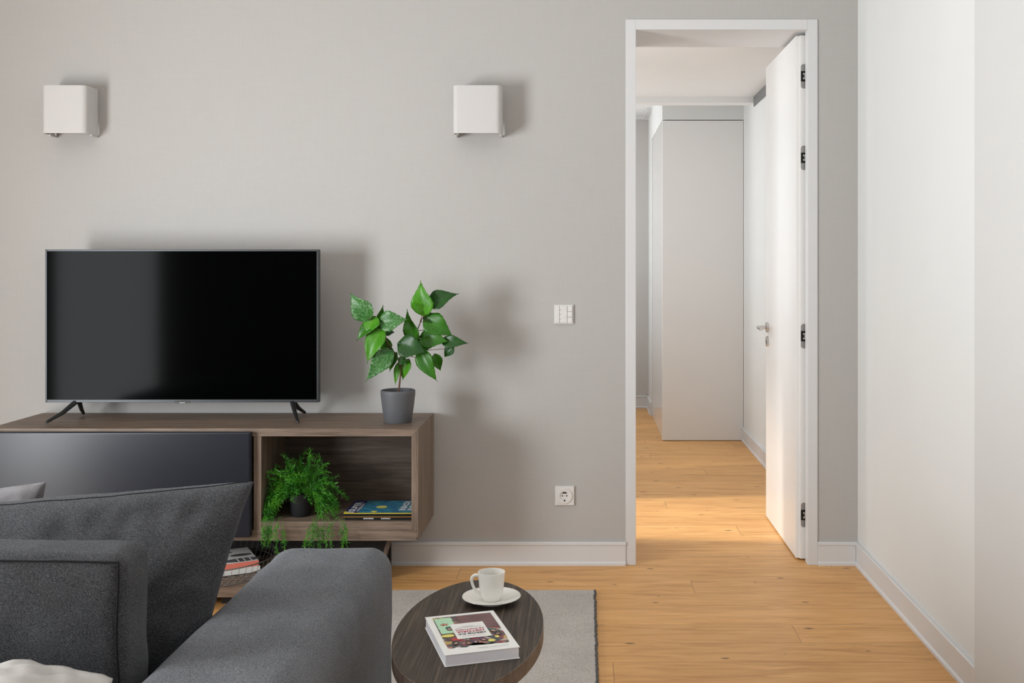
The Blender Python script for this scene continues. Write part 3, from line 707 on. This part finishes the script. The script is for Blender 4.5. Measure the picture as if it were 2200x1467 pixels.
# ================================================================ BOOKS
def slab_book(name, label, group, o, u, v, lu, lv, th, cover, block, spine=None):
    """o: near-left bottom corner; u, v unit axes on the table; spine runs along u at the v=0 side"""
    n = Vector((0, 0, 1)); c = .0012
    t = thing(name, label, 'book', o+u*lu/2+v*lv/2, group)
    bm = B(); obox(bm, o, u, v, n, lu, lv, c); obox(bm, o+n*(th-c), u, v, n, lu, lv, c)
    if spine is None: pass
    cv = obj('cover', bm, cover, t, bevel=.0004)
    bm = B(); obox(bm, o+n*c+u*.002+v*.0015, u, v, n, lu-.004, lv-.003, th-2*c); obj('page_block', bm, block, t)
    if spine is not None:
        bm = B(); obox(bm, o+n*.0002-v*.0008, u, v, n, lu, .002, th-.0004); obj('spine', bm, spine, t)
    return t
# two magazines-books in the niche
u, v = Vector((1, 0, 0)), Vector((0, 1, 0)); GB = 'books stacked in the cabinet niche'
o1 = Vector((-.949, 4.182, NZ0)); lu = .266
b1 = slab_book('book', 'black-spined book lying beneath the blue magazine in the niche', GB, o1, u, v, lu, .215, .0145, M_black, M_paper, M_black)
bm = B(); box(bm, o1.x, o1.x+lu, o1.y-.0012, o1.y-.0006, NZ0+.0118, NZ0+.0142); obj('orange_stripe', bm, M_orange, b1)
bm = B(); text(bm, 'DICIONÁRIO', (o1.x+.098, o1.y-.0016, NZ0+.0045), (1, 0, 0), (0, 0, 1), .0068, bold=.03); obj('spine_lettering', bm, M_whiteink, b1); bm = B(); text(bm, 'ILUSTRADO', (o1.x+.165, o1.y-.0016, NZ0+.0045), (1, 0, 0), (0, 0, 1), .0068, bold=.03); obj('spine_lettering', bm, M_whiteink, b1)
o2 = o1+Vector((0, .002, .0147)); z2 = o2.z+.0137
b2 = slab_book('magazine', 'blue painterly-covered magazine with big white lettering, on top of the stack in the niche', GB, o2, u, v, lu, .215, .0135, M_navy, M_paper, M_black)
bm = B(); box(bm, o2.x, o2.x+lu, o2.y-.0012, o2.y-.0006, o2.z+.0105, o2.z+.0135); obj('yellow_stripe', bm, M_yellow, b2)
bm = B(); poly(bm, [(o2.x+.055, o2.y+.004, z2), (o2.x+lu-.001, o2.y+.004, z2), (o2.x+lu-.001, o2.y+.213, z2), (o2.x+.055, o2.y+.213, z2)]); obj('cover_print', bm, M_blue, b2)
bm = B(); poly(bm, [(o2.x+.13+.022*math.cos(a), o2.y+.10+.022*math.sin(a), z2+.0003) for a in [2*math.pi*k/20 for k in range(20)]]); obj('yellow_spot', bm, M_artyel, b2); bm = B(); poly(bm, [(o2.x+.115+.012*math.cos(a), o2.y+.02+.014*math.sin(a), z2+.0003) for a in [2*math.pi*k/20 for k in range(20)]])
obj('yellow_spot', bm, M_artyel, b2)
bm = B(); poly(bm, [(o2.x+.0005, o2.y+.001, z2+.0002), (o2.x+.02, o2.y+.001, z2+.0002), (o2.x+.0005, o2.y+.03, z2+.0002)]); obj('yellow_corner', bm, M_yellow, b2)
bm = B(); text(bm, 'SUPER', (o2.x+.037, o2.y+.025, z2+.0004), (0, 1, 0), (-1, 0, 0), .036, bold=.03, align='LEFT', sx=1.55); obj('cover_lettering', bm, M_whiteink, b2); bm = B(); text(bm, 'INTERESSANTE', (o2.x+.053, o2.y+.02, z2+.0004), (0, 1, 0), (-1, 0, 0), .014, bold=.02, align='LEFT', sx=1.5); obj('cover_lettering', bm, M_whiteink, b2); bm = B()
text(bm, 'INACH', (o2.x+.232, o2.y+.04, z2+.0004), (0, 1, 0), (-1, 0, 0), .034, bold=.05, align='LEFT', sx=1.5); obj('cover_lettering', bm, M_whiteink, b2); bm = B(); text(bm, 'BUCH', (o2.x+.256, o2.y+.04, z2+.0004), (0, 1, 0), (-1, 0, 0), .022, bold=.04, align='LEFT', sx=1.8); obj('cover_lettering', bm, M_whiteink, b2); bm = B()
poly(bm, [(o2.x+.012, o2.y+.006, z2+.0004), (o2.x+.038, o2.y+.006, z2+.0004), (o2.x+.038, o2.y+.017, z2+.0004), (o2.x+.012, o2.y+.017, z2+.0004)])
obj('cover_label', bm, M_whiteink, b2)

# ================================================================ WIRE BASKET + BOOKS
BC = Vector((-1.457, 4.19, PLZ))
t = thing('wire_basket', 'round dark wire basket holding two books, on the low bench under the cabinet', 'basket', BC)
def ring(bm, r, z, th, n=72): tube(bm, [(BC.x+r*math.cos(2*math.pi*k/n), BC.y+r*math.sin(2*math.pi*k/n), z) for k in range(n)], th, 6, close=True)
zb = PLZ+.0025; bm = B(); ring(bm, .236, PLZ+.066, .0026); obj('rim', bm, M_wire, t, smooth=True)
bm = B(); ring(bm, .212, zb, .0022); ring(bm, .225, PLZ+.034, .0015); obj('base_ring', bm, M_wire, t, smooth=True)
bm = B()
for k in range(52):
    a = 2*math.pi*k/52; ca, sa = math.cos(a), math.sin(a)
    tube(bm, [(BC.x+ca*.212, BC.y+sa*.212, zb), (BC.x+ca*.226, BC.y+sa*.226, PLZ+.034), (BC.x+ca*.236, BC.y+sa*.236, PLZ+.066)], .0008, 5)
for k in range(-9, 10):
    h_ = math.sqrt(.212**2-(k*.022)**2); tube(bm, [(BC.x-h_, BC.y+k*.022, zb), (BC.x+h_, BC.y+k*.022, zb)], .0009, 5); tube(bm, [(BC.x+k*.022, BC.y-h_, zb), (BC.x+k*.022, BC.y+h_, zb)], .0012, 5)
obj('wires', bm, M_wire, t, smooth=True)
GW = 'books in the wire basket'
cz = PLZ+.005; th1, th2 = .022, .021
A_ = PZ(556, 1203, cz+th1+th2); Cc = PZ(532, 1175, cz+th1+th2); vv = (Cc-A_).normalized(); uu = Vector((vv.y, -vv.x, 0)).normalized()
if uu.x < 0: uu = -uu
lv = (Cc-A_).length; lu = .262
o_ = A_-uu*lu; o_.z = cz
slab_book('book', 'plain white book at the bottom of the wire basket', GW, o_-vv*.006+uu*.004, uu, vv, lu, lv+.01, th1-.0005, M_cover, M_paper, M_cover)
o_.z = cz+th1
b4 = slab_book('book', 'white book with a coral spine, on top in the wire basket', GW, o_, uu, vv, lu, lv, th2, M_cover, M_paper, M_coral)
zt = o_.z+th2+.0003
def ell(bm, c, a, b, n=28, rot=0):
    c = Vector(c); e1 = uu*math.cos(rot)+vv*math.sin(rot); e2 = vv*math.cos(rot)-uu*math.sin(rot)
    poly(bm, [c+e1*(a*math.cos(2*math.pi*k/n))+e2*(b*math.sin(2*math.pi*k/n)) for k in range(n)])
bm = B(); q = Vector((o_.x, o_.y, zt)); ell(bm, q+uu*.205+vv*.036, .072, .026); ell(bm, q+uu*.215+vv*.11, .042, .018); ell(bm, q+uu*.17+vv*.165, .022, .009)
obj('cover_print', bm, plain('charcoal_print', (.09, .09, .10), .5, 0, .3, 150, .5), b4)
bm = B()
for k in range(3):
    c_ = q+uu*(.19+k*.024)+vv*.036+Vector((0, 0, .0003)); poly(bm, [c_-uu*.002-vv*.022, c_+uu*.003-vv*.022, c_+uu*.001+vv*.022, c_-uu*.004+vv*.022])
obj('cover_bars', bm, M_whiteink, b4)

# ================================================================ RUG
bm = B(); rx0, rx1, ry0, ry1 = -1.22, .030, .6, 4.215; nx, ny = 40, 120; g = []
for j in range(ny+1):
    row = []
    for i in range(nx+1):
        xx = rx0+(rx1-rx0)*i/nx; yy = ry0+(ry1-ry0)*j/ny
        if i in (0, nx): xx += .003*noise.noise(Vector((0, yy*9, i)))
        if j in (0, ny): yy += .003*noise.noise(Vector((xx*9, 0, j)))
        row.append(bm.verts.new((xx, yy, .010+.0006*noise.noise(Vector((xx*8, yy*8, 0))))))
    g.append(row)
for j in range(ny):
    for i in range(nx): bm.faces.new((g[j][i], g[j][i+1], g[j+1][i+1], g[j+1][i]))
per = [g[0][i] for i in range(nx+1)]+[g[j][nx] for j in range(1, ny+1)]+[g[ny][i] for i in range(nx-1, -1, -1)]+[g[j][0] for j in range(ny-1, 0, -1)]
low = [bm.verts.new((p.co.x, p.co.y, .0005)) for p in per]
for k in range(len(per)): j = (k+1) % len(per); bm.faces.new((per[k], low[k], low[j], per[j]))
rt = thing('rug', 'greige woven rug on the oak floor under the side table', 'rug', ((rx0+rx1)/2, 2.4, 0))
obj('rug_pile', bm, M_rug, rt)
bm = B(); tube(bm, [(rx1+.002+.0035*noise.noise(Vector((0, k*.25, 3)))+.0012*math.sin(k*2.1), ry0+(ry1-ry0)*k/240, .0065) for k in range(241)], .0055, 6); obj('edge_binding', bm, M_rugedge, rt, smooth=True)

# ================================================================ SIDE TABLE
TZ = .506; h = CH-TZ
pts = [(-.495, 2.812), (-.516, 3.007), (-.486, 3.203), (-.436, 3.300), (-.363, 3.353), (-.253, 3.343), (-.171, 3.217), (-.121, 3.022), (-.122, 2.829), (-.168, 2.659), (-.201, 2.584), (-.436, 2.617), (-.399, 2.550)]
TCX, TCY, TA, TB = -.318*h, 2.925*h, .200*h, .433*h
t = thing('side_table', 'oval dark wenge side table beside the sofa arm, holding a cup and a book', 'side table', (TCX, TCY, .011))
def oval(bm, a, b, z0, z1, n=96, p=2.0, ch=.0015):
    def ringo(s, z): return [bm.verts.new((TCX+math.copysign(abs(math.cos(q))**(2/p), math.cos(q))*(a-s), TCY+math.copysign(abs(math.sin(q))**(2/p), math.sin(q))*(b-s), z)) for q in [2*math.pi*k/n for k in range(n)]]
    rs = [ringo(ch, z0), ringo(0, z0+ch), ringo(0, z1-ch), ringo(ch, z1)]
    for m_, (r1, r2) in enumerate(zip(rs, rs[1:])):
        for k in range(n): f = bm.faces.new((r1[k], r1[(k+1) % n], r2[(k+1) % n], r2[k])); f.material_index = 1
    bm.faces.new(rs[0][::-1]); bm.faces.new(rs[-1])
bm = B(); oval(bm, TA, TB, TZ-.032, TZ); obj('table_top', bm, [M_tab, M_tabe], t)
bm = B(); oval(bm, TA*.55, TB*.4, .0115, .025, ch=.002); obj('foot_plate', bm, [M_dark, M_dark], t)
bm = B(); tube(bm, [(TCX, TCY, .024), (TCX, TCY, TZ-.033)], .022, 24); obj('column', bm, M_dark, t)

# cup and saucer
SC = Vector((-.2227, 2.51)); z = TZ
t = thing('saucer', 'round white porcelain saucer under the cup on the side table', 'saucer', (SC.x, SC.y, z))
bm = B(); lathe(bm, [(0, z+.003), (.028, z+.003), (.030, z), (.034, z), (.035, z+.003), (.052, z+.007), (.066, z+.0125), (.0685, z+.0145), (.068, z+.0158), (.065, z+.0148), (.05, z+.0095), (.034, z+.0063), (.027, z+.0055), (0, z+.0055)], SC, 72); obj('saucer_body', bm, M_porc, t, smooth=True)
z = TZ+.0058
t = thing('coffee_cup', 'small white porcelain coffee cup standing on the saucer', 'cup', (SC.x, SC.y, z))
bm = B(); lathe(bm, [(0, z+.002), (.0175, z+.002), (.018, z), (.0205, z), (.0225, z+.003), (.0265, z+.014), (.0290, z+.030), (.0305, z+.050), (.0318, z+.064), (.0318, z+.0655), (.0300, z+.0655), (.0288, z+.050), (.0270, z+.030), (.0245, z+.014), (.019, z+.006), (0, z+.005)], SC, 64); obj('cup_body', bm, M_porc, t, smooth=True)
bm = B(); hd = Vector((-.97, -.10, 0)).normalized(); c3 = Vector((SC.x, SC.y, 0))
hp = [(.028, .0565), (.036, .0585), (.043, .0560), (.0465, .049), (.0455, .041), (.0420, .031), (.036, .022), (.030, .016), (.0250, .014)]
hv = [c3+hd*r+Vector((0, 0, z+q)) for r, q in hp]; hs_ = []
for i in range(len(hv)-1):
    p0, p1, p2, p3 = hv[max(i-1, 0)], hv[i], hv[i+1], hv[min(i+2, len(hv)-1)]
    for k in range(5):
        q = k/5; hs_.append(.5*((2*p1)+(p2-p0)*q+(2*p0-5*p1+4*p2-p3)*q*q+(3*p1-p0-3*p2+p3)*q**3))
hs_.append(hv[-1])
tube(bm, hs_, [.0042-.0008*math.sin(math.pi*i/(len(hs_)-1)) for i in range(len(hs_))], 14); obj('handle', bm, M_porc, t, smooth=True)

# book on table
bt = .0235; zt = TZ+bt
A0 = PZ(955.6, 1408, zt); A1 = PZ(1117, 1389.5, zt); A2 = PZ(1043, 1311, zt); A3 = PZ(895, 1330, zt)
uu = (A1-A0); lu = uu.length; uu.normalize(); vv = Vector((-uu.y, uu.x, 0)); lv = ((A2-A1).length+(A3-A0).length)/2
o_ = Vector((A0.x, A0.y, TZ+.0003))
b5 = slab_book('book', 'thick white illustrated paperback lying on the side table in front of the cup', None, o_, uu, vv, lu, lv, bt, M_cover, M_paper)
q0 = Vector((o_.x, o_.y, TZ+bt+.0006))
def Q(a, b, dz=0): return q0+uu*(a*lu)+vv*(b*lv)+Vector((0, 0, dz))
def quad(a0, b0, a1, b1, dz, mat, name, pr):
    bm = B(); poly(bm, [Q(a0, b0, dz), Q(a1, b0, dz), Q(a1, b1, dz), Q(a0, b1, dz)]); return obj(name, bm, mat, pr)
# irregular lower edge of the drawn figures
bm = B(); rr_ = random.Random(4); loop = [Q(.09, .94, .0001), Q(.08, .27, .0001)]
for k in range(15): loop.append(Q(.09+.82*k/14, .17+rr_.uniform(-.05, .05), .0001))
loop += [Q(.93, .30, .0001), Q(.93, .94, .0001)]
poly(bm, loop); bmesh.ops.triangulate(bm, faces=bm.faces); pic = obj('cover_picture', bm, M_art, b5)
quad(.42, .55, .93, .935, .0004, M_artpl, 'plum_area', b5); quad(.10, .50, .34, .91, .0004, M_artmint, 'mint_area', b5)
for cx_, cy_, a_, b__ in ((.17, .44, .09, .035), (.70, .22, .05, .03), (.80, .30, .03, .03)):
    bm = B(); poly(bm, [Q(cx_+a_*math.cos(2*math.pi*k/16), cy_+b__*math.sin(2*math.pi*k/16), .0006) for k in range(16)])
    obj('yellow_area', bm, M_artyel, b5)
bm = B()
for k in range(5):
    a = 2*math.pi*k/5+.4; poly(bm, [Q(.20, .73, .0007), Q(.20+.055*math.cos(a-.35), .73+.035*math.sin(a-.35), .0007), Q(.20+.06*math.cos(a+.35), .73+.038*math.sin(a+.35), .0007)])
obj('red_area', bm, M_artred, b5); bm = B(); poly(bm, [Q(.25+.07*math.cos(2*math.pi*k/14), .33+.04*math.sin(2*math.pi*k/14), .0007) for k in range(14)])
obj('red_area', bm, M_artred, b5)
M_skin = plain('skin_tone_print', (.42, .25, .17), .4, 0, .4, 90, .35)
HC = [plain('brown_hair_print', (.07, .03, .02), .4), plain('black_hair_print', (.012, .012, .014), .4), plain('teal_print', (.02, .10, .09), .4), plain('violet_print', (.09, .03, .10), .4)]
for k_, (cx_, cy_, rr2, sq_) in enumerate(((.24, .60, .035, .024), (.22, .235, .035, .024), (.38, .205, .03, .022), (.60, .25, .035, .022), (.80, .45, .04, .025), (.84, .36, .035, .022), (.70, .62, .03, .016), (.48, .22, .028, .02), (.40, .29, .025, .016))):
    for nm, mt_, da, db, sa, sb_, dz_ in (('clothing_area', HC[(k_*3+2) % 4], 0, .032, 1.5, 1.5, .00075), ('hair_area', HC[k_ % 2], 0, -.006, 1.25, 1.25, .0008), ('pale_area', M_skin, 0, .004, .8, .85, .0009)):
        bm = B(); ang = .4*math.sin(k_*5); poly(bm, [Q(cx_+da+rr2*sa*math.cos(2*math.pi*k/12+ang), cy_+db+sq_*sb_*math.sin(2*math.pi*k/12), dz_) for k in range(12)]); obj(nm, bm, mt_, b5)
tl = quad(.27, .325, .74, .715, .0011, M_cover, 'title_panel', b5)
nu, nv = -uu, -vv
bm = B(); cxm = .50
text(bm, 'HERÓIS DA', Q(cxm, .452, .0016), nu, nv, .0122, bold=.02, sx=.95)
obj('title_lettering', bm, M_ink, tl)
bm = B(); text(bm, 'HISTÓRIA', Q(cxm, .512, .0016), nu, nv, .0140, bold=.02, sx=.95); obj('red_lettering', bm, M_red, tl); bm = B(); text(bm, 'DE PORTUGAL', Q(cxm, .558, .0016), nu, nv, .0098, bold=.015, sx=.95); obj('red_lettering', bm, M_red, tl); bm = B(); text(bm, 'PEDRO MARTA SANTOS', Q(cxm, .385, .0016), nu, nv, .0042)
obj('red_lettering', bm, M_red, tl)
bm = B(); text(bm, 'COMO NUNCA FORAM', Q(cxm, .602, .0016), nu, nv, .0046, sx=1.1); obj('small_lettering', bm, M_ink, tl); bm = B(); text(bm, 'CONTADOS', Q(cxm, .630, .0016), nu, nv, .0046); obj('small_lettering', bm, M_ink, tl); bm = B()
text(bm, 'FEITOS NOTÁVEIS E LENDÁRIOS', Q(.66, .075, .0012), nu, nv, .0045)
obj('small_lettering', bm, M_ink, tl)

# ================================================================ SOFA
SX0, SX1 = -.830, -.510; SZ = .553
t = thing('sofa', 'charcoal grey woven sofa with a broad rounded arm, seen from behind', 'sofa', (-1.7, 2.3, .011))
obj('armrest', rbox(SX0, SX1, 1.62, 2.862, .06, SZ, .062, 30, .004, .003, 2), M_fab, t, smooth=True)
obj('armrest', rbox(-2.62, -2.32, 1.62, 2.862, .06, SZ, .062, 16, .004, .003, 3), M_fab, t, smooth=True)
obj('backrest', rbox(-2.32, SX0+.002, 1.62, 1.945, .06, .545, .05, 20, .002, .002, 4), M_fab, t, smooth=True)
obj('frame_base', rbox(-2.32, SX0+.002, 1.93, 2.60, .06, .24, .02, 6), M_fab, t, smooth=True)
for k, (a, b) in enumerate(((-2.32, -1.58), (-1.578, SX0-.002))):
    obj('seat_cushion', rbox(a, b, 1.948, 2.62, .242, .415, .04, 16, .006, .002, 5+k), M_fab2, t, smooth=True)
for x_ in (-2.5, -.6):
    for y_ in (1.72, 2.76):
        bm = B(); tube(bm, [(x_, y_, .0115), (x_, y_, .062)], .02, 16); obj('leg', bm, M_dark, t)

def pillow(name, corners, thick, nrm, mat, label, cat='cushion', bow=.07, N=34, wr=.012, seed=0, group=None, front=1.0, rear=1.0, pipe=True):
    BL, BR, TR, TL = [Vector(c) for c in corners]; nrm = Vector(nrm).normalized(); bm = B()
    def base(u, v):
        uu = u*(1-bow*(1-v*v)); v2 = v*(1-bow*(1-u*u)); a = (uu+1)/2; b = (v2+1)/2
        return BL*(1-a)*(1-b)+BR*a*(1-b)+TR*a*b+TL*(1-a)*b
    G = {}
    for side in (1, -1):
        for i in range(N+1):
            for j in range(N+1):
                u = -1+2*i/N; v = -1+2*j/N; u = math.copysign(1-(1-abs(u))**1.4, u); v = math.copysign(1-(1-abs(v))**1.4, v)
                edge = i in (0, N) or j in (0, N)
                if edge and side == -1: G[(side, i, j)] = G[(1, i, j)]; continue
                e = max(0, (1-u*u)*(1-v*v)); hh = thick*(e**.42)*(front if side > 0 else rear)
                p = base(u, v)
                w_ = noise.noise(Vector((u*2.2+seed, v*2.2, side*3)))*1.0+noise.noise(Vector((u*6+seed, v*5, side)))*.45
                crease = abs(noise.noise(Vector((u*5+seed, v*1.2, 2))))*(max(0, v)**2)*-1.2
                hh += wr*(w_+crease)*min(1, e*5)
                p = p+nrm*side*hh
                if edge: p += Vector((0, 0, 1))*(.35*wr*noise.noise(Vector((u*5+seed, v*5, 9))))
                G[(side, i, j)] = bm.verts.new(p)
    for side in (1, -1):
        for i in range(N):
            for j in range(N):
                q = [G[(side, i, j)], G[(side, i+1, j)], G[(side, i+1, j+1)], G[(side, i, j+1)]]
                bm.faces.new(q if side > 0 else q[::-1])
    per = [G[(1, i, 0)].co.copy() for i in range(N)]+[G[(1, N, j)].co.copy() for j in range(N)]+[G[(1, N-i, N)].co.copy() for i in range(N)]+[G[(1, 0, N-j)].co.copy() for j in range(N)]
    c = (BL+BR)/2
    t = thing(name, label, cat, c, group)
    obj('cushion_body', bm, mat, t, smooth=True)
    if pipe:
        b2_ = B(); tube(b2_, per[2*N+2:3*N], .0015, 6); obj('piping', b2_, M_pipe, t, smooth=True)
    return t
GC = 'loose cushions on the sofa'
# big scatter cushion leaning on the arm
TR = P(545, 1034, 2.34); BRc = Vector((-.822, 2.27, .425)); TLc = P(-150, 1094, 2.31); BLc = Vector((-1.44, 2.27, .425)); BRc.z = .425
pillow('scatter_cushion', (BLc, BRc, TR, TLc), .095, (0, -1, -.30), M_fab2, 'large charcoal cushion with pointed corner, behind the box cushion by the sofa arm', bow=.028, N=44, wr=.014, seed=3, front=.85, rear=1.05)
# pale cushion
c0 = P(100, 1033, 2.72)
pillow('scatter_cushion', ((-1.90, 2.74, .425), (-1.375, 2.76, .425), c0, (-1.92, 2.66, .70)), .06, (.1, -1, -.2), M_velvet, 'pale grey velvet cushion at the left edge, farthest of the sofa cushions', bow=.08, N=30, wr=.02, seed=8, pipe=False)
# box cushion standing against the low back
t = thing('back_cushion', 'boxy charcoal back cushion with piped seams, nearest at lower left', 'cushion', (-1.2, 2.03, .42))
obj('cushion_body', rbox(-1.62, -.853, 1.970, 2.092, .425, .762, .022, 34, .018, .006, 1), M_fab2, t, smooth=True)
bm = B(); n_ = 40; x0, x1, z0, z1 = -1.612, -.861, .433, .754
for yy in (1.968,):
    pts_ = [(x0+(x1-x0)*k/n_, yy, z1) for k in range(n_)]+[(x1, yy, z1+(z0-z1)*k/n_) for k in range(n_)]+[(x1+(x0-x1)*k/n_, yy, z0) for k in range(n_)]+[(x0, yy, z0+(z1-z0)*k/n_) for k in range(n_)]
    pts_ = [Vector(p)+noise.noise_vector(Vector(p)*7+Vector((1, 0, 0)))*.006 for p in pts_]
    tube(bm, pts_, .0022, 6, close=True)
obj('piping', bm, M_pipe, t, smooth=True)
# cream throw over the back of the sofa
bm = B(); nx, ny = 90, 70; g = []
for j in range(ny+1):
    row = []
    for i in range(nx+1):
        a = i/nx; s = j/ny; xx = -1.75+a*.92
        # path: down the rear face, over the top, ending near the box cushion
        L1, L2 = .30, .27
        d_ = s*(L1+L2)
        if d_ < L1: yy = 1.603; zz = .27+d_
        else: yy = 1.603+(d_-L1); zz = .575
        f = max(0, min(1, (d_-L1+.04)/.08)); 
        top_ = .552+.052*max(0, 1-((xx+1.36)/.56)**2)**.6*min(1, max(0, 1-(abs(yy-1.80)/.2)**3))
        if d_ >= L1: zz = max(.556, top_)
        p = Vector((xx, yy, zz)); w_ = noise.noise_vector(p*34)*.007+noise.noise_vector(p*7)*.010+Vector((0, 0, .005*abs(math.sin((xx*.8-yy*1.6)*46))))
        w_.z = abs(w_.z); w_.y = -abs(w_.y) if d_ < L1 else w_.y*.3
        row.append(bm.verts.new(p+w_))
    g.append(row)
for j in range(ny):
    for i in range(nx): bm.faces.new((g[j][i], g[j][i+1], g[j+1][i+1], g[j+1][i]))
o = obj('throw_blanket', bm, M_knit, None, smooth=True, origin=(-1.3, 1.8, .55))
so = o.modifiers.new('solid', 'SOLIDIFY'); so.thickness = .008; so.offset = 1
setp(o, 'cream quilted throw draped over the sofa back at the bottom left corner', 'throw')
